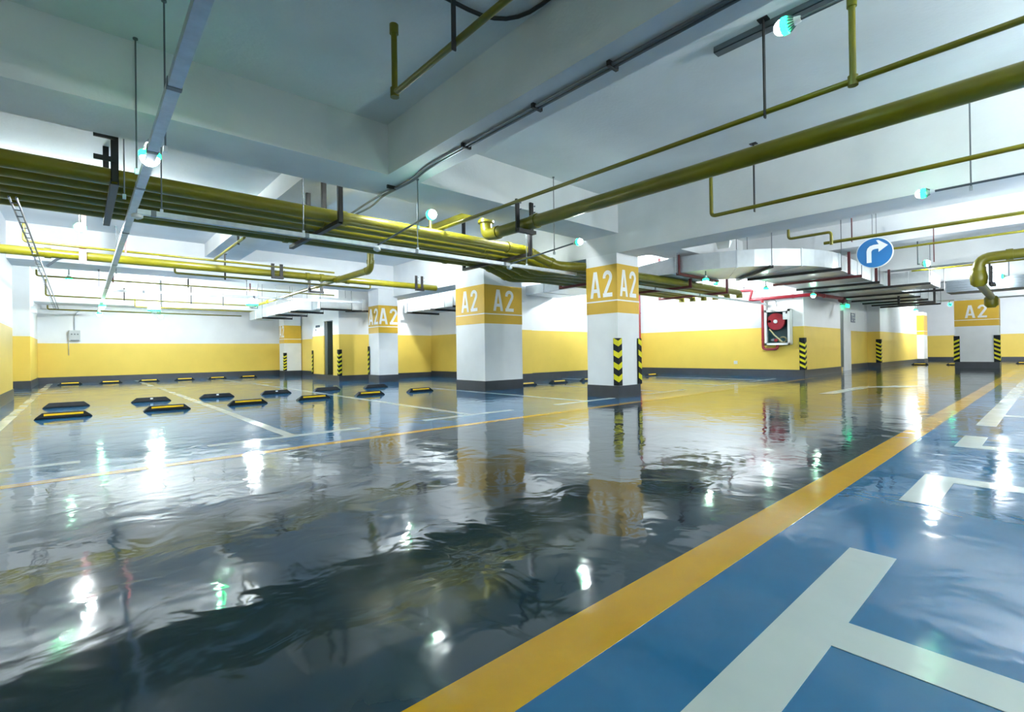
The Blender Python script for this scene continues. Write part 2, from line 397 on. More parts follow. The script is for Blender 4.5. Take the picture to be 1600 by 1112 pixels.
# ------------------------------------------------------------------ wheel stops
def stop_proto():
    L, W, Hh = .275, .06, .075
    body = MB()
    V = [(-L,-W,0),(L,-W,0),(L,W,0),(-L,W,0),(-L+.012,-W,.018),(L-.012,-W,.018),(L-.012,W,.018),(-L+.012,W,.018),(-L+.075,-W*.42,Hh),(L-.075,-W*.42,Hh),(L-.075,W*.42,Hh),(-L+.075,W*.42,Hh)]
    body.add(V, [(3,2,1,0),(0,1,5,4),(1,2,6,5),(2,3,7,6),(3,0,4,7),(4,5,9,8),(5,6,10,9),(6,7,11,10),(7,4,8,11),(8,9,10,11)])
    strip = MB(); P = []
    for t, d in ((.38, .0), (.78, .0)):
        for x in (-.185, .185):
            y = -W+t*(W-W*.42); z = .018+t*(Hh-.018); P.append((x, y, z))
    n = Vector((0, -(Hh-.018), (W-W*.42))).normalized()
    Q = [Vector(p)+n*.004 for p in P]
    strip.add([*P, *Q], [(4,5,7,6),(0,1,5,4),(2,3,7,6),(0,2,6,4),(1,3,7,5)])
    back = MB().add([(-p[0], -p[1], p[2]) for p in strip.v], strip.f)
    dot = MB().box(-.018, .018, -W*.85, -W*.60, .045, .066)
    return body.mesh('body', m_rubber), strip.mesh('reflector_strip', m_reflect), back.mesh('reflector_strip', m_reflect), dot.mesh('rating_label', m_letter)
ms_body, ms_strip, ms_back, ms_dot = stop_proto()
def wheel_stop(x, y, rz, kind, label, group):
    t = thing('wheel_stop', label, 'wheel stop', (x, y, 0), group); t.rotation_euler = (0, 0, rz)
    for nm, me in (('body', ms_body), ('reflector_strip', ms_strip if kind == 'front' else ms_back)) + ((('rating_label', ms_dot),) if kind == 'dot' else ()):
        o = bpy.data.objects.new(nm, me); C.objects.link(o); o.parent = t
order = ('leftmost', 'second from left', 'third from left', 'fourth from left', 'fifth from left', 'rightmost')
for i, x in enumerate((-.15, .93, 1.96, 2.97, 3.98, 5.04)):
    wheel_stop(x, 8.42, 0, 'front', 'black wheel stop with yellow strip, %s of the near row' % order[i], 'near row of wheel stops')
for i, x in enumerate((-.15, .91, 1.88, 2.89, 3.89, 4.99)):
    wheel_stop(x, 10.25, 0, 'plain' if i in (0, 4, 5) else 'dot', 'black wheel stop seen from behind, %s of the second row' % order[i], 'second row of wheel stops')
for i, x in enumerate((-.2, .7, 1.62, 2.55, 3.47, 4.41)):
    wheel_stop(x, 18.85, 0, 'front', 'small distant wheel stop by the far left wall, %s of its row' % order[i], 'far wall row of wheel stops')
for i, (x, nm) in enumerate(((7.55, 'just right of the thick A2 column'), (8.6, 'alone between the thick and central A2 columns'), (9.72, 'peeking out left of the central A2 column'), (11.6, 'half hidden right of the central A2 column'), (12.6, 'by the middle yellow wall right of the central column'))):
    wheel_stop(x, 8.0, 0, 'front', 'wheel stop ' + nm, 'middle bays row of wheel stops')
for x, y, nm in ((25.9, 3.8, 'left of two beside the wide far column'), (26.2, 2.75, 'touching the left side of the wide far column in view'), (28.8, .9, 'at the right edge behind the wide far column'), ):
    wheel_stop(x, y, math.pi/2, 'plain', 'dark distant wheel stop ' + nm, 'distant wheel stops at the lane end')

# ------------------------------------------------------------------ lamps
def dome(mb, org, ax, r, n=7):
    prof = [(r*math.cos(math.pi/2*i/n), r*math.sin(math.pi/2*i/n)) for i in range(n+1)]
    return mb.lathe([(r*.98, -.004)]+prof, org, ax, 20)
glow_cache = {}
def glow(k):
    if k not in glow_cache: glow_cache[k] = m_glow if k == 1 else emit('white_lamp_dome', (.93, .985, 1.0), LAMP*k)
    return glow_cache[k]
def lamp(pos, ax, label, k=1, r=.058, arm=None, neck=0, group='round lamps with green collars'):
    p = Vector(pos); a = Vector(ax).normalized()
    t = thing('lamp', label, 'lamp', p, group)
    dome(MB(), p+a*.02, a, r).build('diffuser_dome', glow(k), t, True)
    MB().lathe([(r*.9, -.02), (r*1.1, -.012), (r*1.12, .012), (r*1.0, .022)], p, a, 20).build('green_collar', m_green, t, True)
    fin = MB()
    for i in range(14):
        th = 2*math.pi*i/14; up = Vector((0,0,1)) if abs(a.z) < .9 else Vector((1,0,0)); u = a.cross(up).normalized(); v = a.cross(u)
        d = u*math.cos(th)+v*math.sin(th); fin.bar(p-a*.05+d*r*.55, p-a*.02+d*r*1.0, .006, .006)
    fin.build('heat_sink_fins', m_cond, t)
    MB().lathe([(r*.32, -.085), (r*.42, -.08), (r*.55, -.05), (r*.8, -.02)], p, a, 16).build('socket', emit('glowing_lamp_neck', (.93, .985, 1.0), LAMP*neck) if neck else m_whitepl, t, True)
    if arm: MB().tube([p-a*.08, *arm], .011, 8).build('conduit_arm', m_cond, t, True)
    return t
D, U_, = (0, 0, -1), (0, 0, 1)
lamp((.38, 4.22, 2.17), D, 'lamp with green collar hanging under the sloping tray at upper left', arm=[(.38, 4.22, 2.28)], k=.12, neck=.012)
lamp((3.2, 1.07, 2.7), (0, 1, 0), 'large dome lamp at the top right on a dark arm', arm=[(3.2, -2.0, 2.7), (3.2, -2.0, ZC)], k=.05, r=.045)
lamp((5.97, .83, 2.2), (0, 1, 0), 'dome lamp in front of the big beam at right', arm=[(5.97, -2.0, 2.2), (5.97, -2.0, ZC)], k=.05, r=.04)
lamp((2.72, 4.28, 2.18), (0, -1, 0), 'bright lamp on a thin arm above the yellow pipes', arm=[(2.72, 5.48, 2.08)], k=.10, r=.047)
lamp((4.85, 4.12, 2.17), (0, -1, 0), 'bright lamp on a thin arm left of the central column', arm=[(4.85, 5.48, 2.08)], k=.2, r=.04)
lamp((8.93, 4.45, 2.08), D, 'green glowing lamp under the duct corner right of the central column', k=.08, r=.05, arm=[(8.93, 4.45, 2.26)])
lamp((11.4, 4.30, 2.08), D, 'green glowing lamp above the red sprinkler pipe', k=.08, r=.05, arm=[(11.4, 4.30, 2.26)])
lamp((13.7, 4.05, 2.08), D, 'green glowing lamp at the corner of the hose cabinet wall', k=.08, r=.05, arm=[(13.7, 4.05, 2.26)])
lamp((22.8, 3.45, 2.08), D, 'distant green glowing lamp under the long duct', k=.2, r=.06, arm=[(22.8, 3.45, 2.36)])
lamp((.43, 15.6, 2.03), D, 'small distant lamp at the end of the left tray, nearer one', r=.06, k=.02)
lamp((.44, 18.3, 2.03), D, 'small distant lamp at the end of the left tray, farther one', r=.06, k=.02)
lamp((2.04, 19.9, 2.1), (0, -1, 0), 'small green-collared lamp near the far left wall', r=.06, k=.03, arm=[(2.04, 20.3, 2.1)])
lamp((-.15, 13.75, 2.42), D, 'bright small lamp beside the thin yellow pipe at far left', r=.05, k=.04, arm=[(-.15, 13.75, ZC)])
def hung(pos, ax, label, k, r=.058):
    x, y, z = pos; lamp(pos, ax, label, k=k, r=r, arm=[(x-ax[0]*.12, y-ax[1]*.12, z), (x-ax[0]*.12, y-ax[1]*.12, ZC)] if ax[2] == 0 else [(x, y, ZC)] if ax[2] < 0 else [(x, y, z-.1), (x+.14, y, z-.1), (x+.14, y, ZC)])
hung((8.4, -.5, 1.95), U_, 'lamp behind the big beam lighting the right ceiling', 5)
hung((8.2, -3.2, 1.95), U_, 'lamp behind the big beam beyond the right edge of view', 4)
hung((4.7, -2.2, 2.36), U_, 'added fill lamp facing up between the two near beams right of view', .95, .16)  # unseen uplight added to brighten the ceiling of the second bay
hung((-1.2, -1.6, 2.4), U_, 'added fill lamp facing up in the bay behind the camera', .014, .16)  # fill added out of view to lift the ceiling of the nearest bay
hung((12.7, 1.75, 2.42), (0, -1, 0), 'dome lamp beyond the blue sign on the right', 1)
hung((17.0, .9, 2.45), (0, 1, 0), 'far dome lamp by the yellow pipe elbow on the right', 2)
hung((20.8, -.6, 2.5), U_, 'second far dome lamp past the louvred duct', 4)
hung((26.4, 2.9, 2.45), (1, 0, 0), 'lamp at the far end of the lane behind the wide column', 5)
hung((29.5, .2, 2.45), (1, 0, 0), 'farthest lamp of the lane near the end wall', 5)
hung((-.2, 8.4, 2.80), (0, 1, 0), 'lamp hidden behind the dark pipe bundle at left', 3.2)
hung((1.6, 8.4, 2.80), (0, 1, 0), 'second lamp hidden behind the dark pipe bundle', 1.2)
hung((0.02, 8.4, 2.44), (0, -1, 0), 'blinding white lamp between the dark bundle and the yellow main', .45)
hung((4.9, 8.6, 2.85), (0, 1, 0), 'lamp behind the pipe bundle near the thick column', 2)
for x_, nm_ in ((2.95, 'left'), (3.75, 'middle'), (5.05, 'right')):  # three lamps added out of sight to make the front bundle pipe bright
    hung((x_, 5.42, 2.82), D, 'unseen added lamp behind the long beam lighting the yellow pipes, %s of three' % nm_, .95, .05)
hung((3.5, 14.5, 2.15), U_, 'lamp above the rear lane by the galvanised duct', .8, .14)
hung((1.6, 17.1, 2.1), U_, 'lamp above the far left wall bays', .9, .14)
hung((10.8, 7.6, 2.5), U_, 'lamp in the bay behind the central column', 5)
hung((12.6, 6.0, 2.5), U_, 'lamp in the bay before the hose cabinet wall', 3.5)
hung((7.2, 11.5, 2.6), (0, 1, 0), 'lamp in the niche behind the thick column', 2)
hung((1.2, -1.8, 2.25), D, 'downward lamp over the bays behind the camera', .13, .16)
hung((5.0, -1.8, 2.25), D, 'downward lamp over the bays to the right of view', .13, .16)
hung((9.6, -1.6, 2.2), D, 'downward lamp over the bays far right of view', .16, .16)

# ------------------------------------------------------------------ pipes
def pipe(name, label, pts, r, group=None, bend=.0, collars=(), mat=None, cap_end=True, parts=()):
    t = thing(name, label, 'pipe', pts[0], group); mat = mat or m_pipe
    P = pipe_pts(pts, bend) if bend and len(pts) > 2 else [Vector(p) for p in pts]
    MB().tube(P, r, 16).build('pipe_run', mat, t, True)
    for p, d in collars: collar(MB(), p, d, r*1.18, max(.04, r*1.1)).build('coupling', mat, t, True)
    for nm, mb in parts: mb.build(nm, mat, t, True)
    return t
def sprinkler(mb, p):
    x, y, z = p
    mb.lathe([(.014, 0), (.018, .01), (.012, .03), (.005, .05), (.004, .06), (.022, .063), (.022, .066)], (x, y, z), (0,0,1), 10); return mb
# large pipe crossing the right upper part
t = pipe('fire_main_pipe', 'big olive-yellow pipe crossing the upper right towards the pipe junction', [(4.36, -3, 2.42), (4.36, 5.25, 2.42)], .078,
     collars=[((4.36, 4.42, 2.42), (0,1,0)), ((4.36, 5.18, 2.42), (0,1,0))])
MB().tube(pipe_pts([(4.36, 5.2, 2.42), (4.36, 5.42, 2.42), (4.36, 5.42, 2.66)], .14), .084, 16).build('elbow', m_pipe, t, True)
MB().tube([(4.36, 5.42, 2.60), (4.36, 5.42, 2.64)], .115, 16).build('elbow_flange', m_pipe, t, True)
MB().tube(pipe_pts([(4.36, 5.42, 2.64), (4.36, 5.42, 2.80), (4.36, 7.9, 2.80)], .12), .072, 16).build('upper_run', m_pipe, t, True)
# thin sprinkler branches
def branch(label, pts, r, heads=(), hang=(), fits=()):
    t = thing('sprinkler_pipe', label, 'pipe', pts[0], 'thin sprinkler branch pipes')
    MB().tube(pipe_pts(pts, r*2.5) if len(pts) > 2 else pts, r, 10).build('pipe_run', m_pipe, t, True)
    for (x, y, z, z2) in heads:
        MB().tube([(x, y, z), (x, y, z2)], r, 10).build('riser', m_pipe, t, True)
        collar(MB(), (x, y, z), (0,0,1), r*1.5, r*3.2).build('tee_fitting', m_pipe, t, True)
        collar(MB(), (x, y, z2), (0,0,1), r*1.45, r*2.6).build('reducer', m_pipe, t, True)
        sprinkler(MB(), (x, y, z2+r*1.2)).build('sprinkler_head', m_cond, t, True)
    for (p, d) in fits: collar(MB(), p, d, r*1.5, r*3).build('fitting', m_pipe, t, True)
    return t
branch('thin sprinkler pipe with upturned end, nearest the camera at top centre', [(1.66, 3.06, 3.03), (1.66, 3.06, 2.57), (1.66, -3, 2.57)], .021, fits=[((1.66, 3.06, 3.02), (0,0,1)), ((1.66, 3.06, 2.575), (0,0,1))])
branch('thin sprinkler pipe running above the big olive pipe on the right', [(3.75, -3, 2.475), (3.75, 5.93, 2.475), (3.75, 5.93, 2.75)], .020, heads=[(3.75, .86, 2.475, 2.98)])
branch('thin sprinkler pipe below the big pipe in front of the beam at right', [(5.5, -3, 2.30), (5.5, 2.66, 2.30), (5.5, 2.66, 2.95)], .021)
def hanger_rod(name, label, p, q, w=.028, mat=None, foot=True, cat='hanger', group='black pipe hangers'):
    t = thing(name, label, cat, p, group)
    MB().bar(p, q, w, w*.35).build('strap', mat or m_black, t)
    if foot: MB().box(p[0]-.03, p[0]+.03, p[1]-.035, p[1]+.035, p[2]-.008, p[2]).build('ceiling_plate', mat or m_black, t)
    return t
hanger_rod('pipe_hanger', 'black strap hanger on the topmost thin pipe at top centre', (1.63, 2.3, ZC), (1.63, 2.3, 2.50))
hanger_rod('pipe_hanger', 'black strap hanger carrying the thin pipe left of the top right lamp', (3.72, 1.39, ZC), (3.72, 1.39, 2.42))
hanger_rod('pipe_hanger', 'black strap hanger of the lower thin pipe before the big beam', (5.53, 2.19, 3.0), (5.53, 2.19, 2.25))
MB_ = MB
def ubracket(label, x0, x1, y, ztop, zbot, group='steel pipe brackets'):
    t = thing('pipe_bracket', label, 'bracket', (x0, y, zbot), group)
    for x in (x0, x1):
        MB().box(x-.028, x+.028, y-.012, y+.012, zbot, ztop).build('upright', m_black, t)
        for z in (ztop-.04, ztop-.12): MB().lathe([(.009, 0), (.009, .018)], (x+.05, y, z), (0,-1,0), 6).build('bolt', m_cond, t)
    MB().box(x0-.028, x1+.028, y-.06, y+.012, zbot, zbot+.045).build('crossbar', m_black, t)
ubracket('black U bracket bolted to the beam, holding the big olive pipe', 4.22, 4.47, 4.60, 2.72, 2.295)

# six-pipe bundle
BY = [5.62+.272*i for i in range(6)]; BZ = 2.37; br = .074
ordn = ('nearest', 'second', 'third', 'fourth', 'fifth', 'farthest')
for i, y in enumerate(BY):
    xe = 5.30+.05*i; zl = 2.175; yl = 5.32+.285*i
    pts = [(-1.5, y, BZ), (xe, y, BZ), (xe+.62, y-.06*(5-i)*.4, zl), (xe+1.1, yl, zl), (12.2-.05*i, yl, zl)]
    t = thing('bundle_pipe', 'yellow pipe of the six-pipe bundle, %s from the camera' % ordn[i], 'pipe', pts[0], 'six-pipe bundle')
    MB().tube([pts[0], pts[1]], br, 18).build('upper_run', m_pipe, t, True)
    MB().tube(pipe_pts([(xe-.02, y, BZ), *[tuple(p) for p in (pts[1], pts[2], pts[3])], (xe+1.3, yl, zl)], .09), br*1.02, 18).build('sloping_drop', m_pipe, t, True)
    MB().tube([(xe+1.1, yl, zl), pts[4]], br, 18).build('lower_run', m_pipe, t, True)
    d = (Vector(pts[2])-Vector(pts[1])).normalized()
    for f in (.22, .82): collar(MB(), Vector(pts[1]).lerp(Vector(pts[2]), f), d, br*1.18, .055).build('coupling', m_pipe, t, True)
    for x in (2.35-.12*(i % 3), 4.95-.25*(i % 2)): collar(MB(), (x, y, BZ), (1,0,0), br*1.16, .06).build('coupling', m_pipe, t, True)
    MB().tube(pipe_pts([(12.2-.05*i, yl, zl), (12.42-.05*i, yl, zl), (12.42-.05*i, yl, 2.04)], .1), br, 14).build('end_elbow', m_pipe, t, True)
def trapeze(label, x, ya, yb, z, posts, w=.058, ztop=ZC, mat=None):
    t = thing('trapeze_hanger', label, 'hanger', (x, ya, z), 'black trapeze hangers under the pipe bundle'); mat = mat or m_black
    MB().channel((x, ya, z-.024), (x, yb, z-.024), w, .048, .005).build('crossbar', mat, t)
    for y, zt in posts: MB().channel((x-.0, y, z-.03), (x, y, zt), w*.9, .045, .005).build('upright', mat, t)
trapeze('black trapeze hanger with tall post under the dark bundle at left', .24, 5.40, 7.15, BZ-br, [(5.40, 2.74), (7.14, ZC)])
trapeze('black trapeze hanger with three posts where the bundle turns bright', 2.24, 5.44, 7.16, BZ-br, [(5.44, 2.86), (5.93, 2.86), (6.47, 2.86)])
trapeze('trapeze hanger at the bundle bend by the thick column', 5.25, 5.44, 7.2, BZ-br, [(5.44, ZC), (7.18, ZC)])
trapeze('red-brown trapeze hanger left of the central column under the lowered bundle', 7.5, 5.1, 6.9, 2.10, [(5.12, ZC), (6.88, ZC)], mat=m_maroon)
trapeze('red-brown trapeze hanger right of the central column under the lowered bundle', 9.6, 5.1, 6.9, 2.10, [(5.12, 2.3), (6.88, ZC)], mat=m_maroon)
trapeze('red-brown trapeze hanger farthest under the lowered bundle', 11.3, 5.1, 6.9, 2.10, [(5.12, ZC), (6.88, ZC)], mat=m_maroon)
sb = thing('stub_bracket', 'small black stub plates on the tall post at left', 'bracket', (.1, 5.36, 2.6)); MB().box(.10, .24, 5.355, 5.375, 2.62, 2.66).build('plate', m_black, sb); MB().box(.10, .24, 5.355, 5.375, 2.43, 2.47).build('plate', m_black, sb)

# yellow main in the left rear
t = pipe('yellow_main_pipe', 'bright yellow main pipe running along the rear left bays', [(-.93, 9.75, 2.29), (6.3, 9.75, 2.29)], .066,
     collars=[((x, 9.75, 2.29), (1,0,0)) for x in (-.88, -.33, 3.35, 3.62, 4.15)])
t = pipe('cross_pipe', 'olive pipe joining the yellow main at a bolted tee near the rear column', [(3.9, 8.15, 2.75), (3.9, 8.15, 2.26), (3.9, 9.7, 2.26)], .060, bend=.12,
     collars=[((3.9, 8.15, 2.40), (0,0,1)), ((3.9, 8.3, 2.26), (0,1,0)), ((3.9, 9.55, 2.26), (0,1,0))])
MB().tube([(3.9, 9.7, 2.26), (3.95, 16.5, 2.26)], .036, 12).build('rear_run', m_pipe, t, True)
for y in (10.8, 12.6, 14.6): collar(MB(), (3.92, y, 2.26), (0,1,0), .048, .07).build('coupling', m_pipe, t, True)
branch('thin yellow pipe just above the yellow main with upturned left end', [(-.57, 9.62, 2.66), (-.57, 9.62, 2.405), (3.85, 9.68, 2.405)], .018)
branch('thin yellow pipe with short upturned end in the rear left bay', [(-.62, 13.4, 2.52), (-.62, 13.4, 2.40), (5.3, 13.35, 2.40)], .017)
branch('thin yellow pipe with long drop at its left end in the rear bay', [(-.6, 16.4, 2.7), (-.6, 16.4, 2.30), (3.9, 16.5, 2.30)], .020)
branch('thin yellow pipe above the far wall, dropping at its left end', [(1.26, 18.4, 2.52), (1.26, 18.4, 2.28), (5.2, 18.4, 2.28)], .020)
branch('faint yellow pipe closest to the far left wall', [(-.7, 20.1, 2.36), (-.7, 20.1, 2.24), (4.5, 20.1, 2.24)], .020)
branch('thin green-shaded pipe hung below the yellow main', [(1.24, 10.1, 2.29), (1.24, 10.1, 2.2), (4.82, 10.1, 2.2), (4.82, 10.1, 2.4)], .018)
branch('pale thin pipe slanting from the bundle to the yellow main at left', [(1.75, 7.6, 2.5), (1.75, 7.6, 2.42), (1.75, 9.6, 2.42)], .020)
for x, y, z, zt, nm in ((.55, 13.4, 2.36, 3.1, 'first'), (1.9, 13.4, 2.36, 2.62, 'second'), (3.2, 13.4, 2.36, 2.64, 'third'), (.9, 16.42, 2.26, 2.6, 'fourth'), (2.4, 16.45, 2.26, 2.75, 'fifth'), (1.9, 18.4, 2.24, 3.12, 'sixth'), (3.2, 16.45, 2.26, 2.6, 'seventh')):
    hanger_rod('pipe_hanger', 'thin dark rod hanger of the rear left sprinkler pipes, %s of seven' % nm, (x, y, zt), (x, y, z), .03, m_maroon if nm in ('first', 'third') else m_black, foot=False)
hanger_rod('pipe_hanger', 'pale red post clamped round the yellow main at left', (.05, 9.66, 3.12), (.05, 9.66, 2.17), .085, plain('faded_red_steel', (.30, .14, .15), .5))
hanger_rod('pipe_hanger', 'thin pale red rod above the yellow main', (.55, 9.60, 3.12), (.55, 9.60, 2.38), .025, plain('faded_red_steel', (.35, .12, .12), .5))
hanger_rod('pipe_hanger', 'short black strap on the green-shaded thin pipe', (2.0, 10.1, 2.62), (2.0, 10.1, 2.15), .03)
hanger_rod('pipe_hanger', 'black strap carrying the pale slanting pipe', (1.75, 7.95, 3.12), (1.75, 7.95, 2.38), .03)
for (x, nm) in ((2.72, 'left'), (5.75, 'right')):
    ubracket('black double clamp on the yellow main, %s one' % nm, x-.03, x+.12, 9.66, 2.46 if x < 3 else 2.52, 2.18)
ubracket('black U bracket on the cross pipe behind the yellow main', 3.78, 4.05, 10.9, 2.5, 2.12)

# far right yellow pipe with elbow and valves
t = pipe('far_yellow_pipe', 'yellow pipe turning down in an elbow at the far right', [(12.3, -3, 2.36), (12.3, .95, 2.36), (12.3, .95, 2.0)], .085, bend=.2,
     collars=[((12.3, .95, 2.14), (0,0,1)), ((12.3, .55, 2.36), (0,1,0))])
MB().lathe([(.06, -.17), (.11, -.12), (.125, 0), (.10, .12)], (12.3, .95, 2.0), (0,0,1), 16).build('valve_body', m_pipe, t, True)
t = pipe('lower_yellow_pipe', 'pale sloping pipe and small valve below the far yellow elbow', [(12.34, .95, 1.90), (15.5, 1.0, 1.86), (15.5, 1.0, 1.70)], .07, bend=.15)
MB().lathe([(.07, -.16), (.12, -.1), (.12, .06), (.09, .1)], (15.5, 1.0, 1.78), (0,0,1), 14).build('valve_body', m_pipe, t, True)
ubracket('dark red frame round the far yellow elbow', 12.2, 12.55, .80, 2.22, 1.84)
branch('long ochre pipe crossing in front of the blue round sign', [(8.3, -3, 2.31), (8.3, 2.3, 2.31)], .024)
branch('grey-ochre thin pipe behind the blue sign, upper of two', [(10.2, -3, 2.40), (10.2, 2.05, 2.40)], .018)
branch('thin ochre pipe far behind the blue sign, lower of two', [(12.9, -3, 2.32), (12.9, 2.0, 2.32)], .016)
branch('small grey-capped pipe stub above the duct left of the blue sign', [(7.9, 2.65, 3.12), (7.9, 2.65, 2.38), (7.9, 2.1, 2.38), (7.9, 2.1, 2.2)], .020)
for x, y, za, zb, nm in ((8.3, 1.95, 2.9, 2.27, 'left of the blue sign'), (10.2, 1.3, 2.66, 2.1, 'right of the blue sign')):
    hanger_rod('pipe_hanger', 'thin red hanger rod ' + nm, (x, y, za), (x, y, zb), .03, m_maroon, foot=False)

# ------------------------------------------------------------------ cable trays, conduits
def tray(label, p, q, w, h, joints=()):
    t = thing('cable_tray', label, 'cable tray', p); p = Vector(p); q = Vector(q)
    MB().bar(p, q, w, h).build('trunking', m_tray, t)
    for f in joints:
        c = p.lerp(q, f); d = (q-p).normalized(); MB().bar(c-d*.02, c+d*.02, w*1.12, h*1.14).build('joint_clip', m_cond, t)
    return t
tray('zinc lighting trunking running away from the top left', (.36, 1.2, 2.125), (.44, 19.6, 2.125), .058, .045, (.095, .15, .2, .3, .43, .6))
tray('zinc lighting trunking running across under the pipe bundle', (.40, 5.52, 2.07), (6.34, 5.46, 2.07), .055, .045, (.02, .25, .48, .73))
tray('grey trunking across the rear left bay', (.5, 12.7, 2.12), (5.6, 12.2, 2.12), .06, .05, (.1, .5))
tray('zinc trunking behind the central column before the yellow wall', (7.0, 5.50, 2.02), (14.0, 5.30, 1.97), .05, .045, (.25, .5))
for x, y, z0, z1, nm in ((.33, 4.56, 2.14, ZC, 'beside the upper left lamp'), (.44, 3.95, 2.14, ZC, 'right beside the upper left trunking'), (.30, 5.34, 2.14, 2.9, 'left of the trunking crossing'), (.58, 5.51, 2.10, 2.9, 'right of the trunking crossing'), (1.85, 5.50, 2.10, 2.9, 'left of the three-post hanger'), (3.28, 5.49, 2.10, 2.9, 'below the bright lamp'), (5.2, 5.47, 2.10, 2.9, 'by the bend of the bundle'), (2.72, 4.62-.08, 2.10, 2.62, 'holding the left lamp arm'), (4.86, 4.56, 2.10, ZC, 'holding the lamp arm left of the central column'), (5.97, .5, 2.16, ZC, 'in front of the big beam at right'), (.46, 10.2, 2.14, 2.9, 'on the rear part of the left trunking'), (.3, 12.6, 2.14, 2.5, 'above the grey rear trunking'), (2.9, 12.45, 2.14, 2.5, 'at the middle of the grey rear trunking')):
    t = thing('tray_rod', 'thin hanging rod ' + nm, 'hanging rod', (x, y, z0), 'thin rods holding the trunking')
    MB().tube([(x, y, z0), (x, y, z1)], .006, 6).build('rod', m_cond, t)
    MB().box(x-.012, x+.012, y-.012, y+.012, z0-.02, z0+.02).build('clamp', m_tray, t)
    MB().lathe([(.016, -.012), (.016, 0)], (x, y, z1), (0,0,1), 8).build('anchor', m_cond, t)
# trunking end caps with round junction boxes
for x, y, z, nm in ((.40, 5.52, 2.03, 'left crossing'), (2.72, 5.50, 2.03, 'arm of the brighter left lamp'), (4.85, 5.48, 2.03, 'arm of the lamp by the central column')):
    t = thing('junction_box', 'small round white junction box at the ' + nm, 'junction box', (x, y, z), 'junction boxes on the trunking')
    MB().lathe([(.03, -.022), (.042, -.014), (.045, .01), (.03, .02)], (x, y, z), (0,0,1), 12).build('box_body', m_whitepl, t, True)
    MB().lathe([(.012, -.03), (.022, -.022)], (x, y, z), (0,0,1), 8).build('cap', m_whitepl, t, True)
# pair of conduits along the secondary beam
t = thing('conduit_run', 'pair of grey conduits snaking along the underside of the ceiling beam', 'conduit', (2.6, 1, 2.6))
for k, dx in enumerate((0, .035)):
    MB().tube(pipe_pts([(2.58+dx, -3, 2.60), (2.58+dx, 4.15, 2.60), (2.66+dx*.6, 4.55, 2.60), (2.62+dx, 5.2, 2.595), (2.60+dx*3, 5.5+.1*k, 2.57), (2.55+dx, 6.1, 2.50)], .15), .012, 8).build('conduit', m_cond, t, True)
for y in (.2, 1.0, 1.9, 2.6, 3.5, 4.9): MB().box(2.55, 2.65, y-.012, y+.012, 2.583, 2.62).build('saddle_clip', m_black, t)
t = thing('bent_conduit', 'single black conduit curving from the ceiling on to the beam at top centre', 'conduit', (2.3, 2.6, 3.1))
MB().tube(pipe_pts([(1.2, 2.72, 3.12), (2.37, 2.66, 3.12), (2.385, 1.0, 3.12), (2.385, -2.5, 3.12)], .35), .014, 8).build('conduit', m_black, t, True)
t = thing('ceiling_trunking', 'grey trunking fixed to the ceiling above the top right lamp', 'cable tray', (3.8, 1.75, 3.1))
MB().channel((3.80, 1.78, 3.115), (3.80, -3, 3.115), .075, .05, .008).build('trunking', m_cond, t); MB().box(3.77, 3.83, 1.76, 1.785, 3.10, 3.135).build('end_cap', m_cond, t)
# wire cable ladder at left
t = thing('cable_ladder', 'wire cable ladder running along the left side towards the far wall', 'cable tray', (-.46, 6.5, 2.25))
for dx in (-.025, .025): MB().tube([(-.45+dx, 6.4, 2.25), (-.48+dx, 20.2, 2.25)], .009, 6).build('side_wire', m_cond, t)
for k in range(46): MB().bar((-.475-.0021*k, 6.6+k*.3, 2.24), (-.425-.0021*k, 6.6+k*.3, 2.24), .01, .01).build('rung', m_cond, t)
t = thing('beam_conduit', 'dark conduit along the side of the rear left beam', 'conduit', (-.3, 11.95, 2.6))
MB().tube(pipe_pts([(-.42, 11.95, 2.40), (-.25, 11.95, 2.58), (.1, 11.97, 2.62), (2.0, 11.97, 2.62)], .1), .02, 8).build('conduit', m_cond, t, True)

# ------------------------------------------------------------------ ducts
def duct_box(t, x0, x1, y0, y1, z0, z1, axis, seams=()):
    MB().box(x0, x1, y0, y1, z0, z1).build('duct_section', m_galv, t)
    for s in seams:
        if axis == 'x': MB().box(s-.012, s+.012, y0-.012, y1+.012, z0-.012, z1+.012).build('flange', m_galv, t)
        else: MB().box(x0-.012, x1+.012, s-.012, s+.012, z0-.012, z1+.012).build('flange', m_galv, t)
dz0, dz1 = 2.25, 2.56
t = thing('air_duct', 'large galvanised air duct curving from the centre along the right block', 'duct', (9.5, 4, dz0))
duct_box(t, 10.9, 22.3, 2.78, 4.33, dz0, dz1, 'x', (11.0, 12.2, 13.4, 14.6, 15.8, 17, 18.2, 19.4, 20.6, 21.8))
# elbow: outer arc from (8.7,5.0) to (10.9,2.78), inner corner radius
cx, cy = 10.9, 4.98; Ro, Ri = 2.20, .65; n = 12; V = []; F = []
for i in range(n+1):
    a = math.radians(180+90*i/n)
    for R_, z in ((Ro, dz0), (Ri, dz0), (Ri, dz1), (Ro, dz1)): V.append((cx+R_*math.cos(a), cy+R_*math.sin(a), z))
for i in range(n):
    o = i*4
    for k in range(4): F.append((o+k, o+(k+1) % 4, o+4+(k+1) % 4, o+4+k))
MB().add(V, F+[(0,1,2,3), (n*4, n*4+1, n*4+2, n*4+3)]).build('duct_elbow', m_galv, t)
for a in (180, 210, 240, 270):
    a = math.radians(a); MB().bar((cx+(Ri-.01)*math.cos(a), cy+(Ri-.01)*math.sin(a), (dz0+dz1)/2), (cx+(Ro+.012)*math.cos(a), cy+(Ro+.012)*math.sin(a), (dz0+dz1)/2), .022, dz1-dz0+.024).build('flange', m_galv, t)
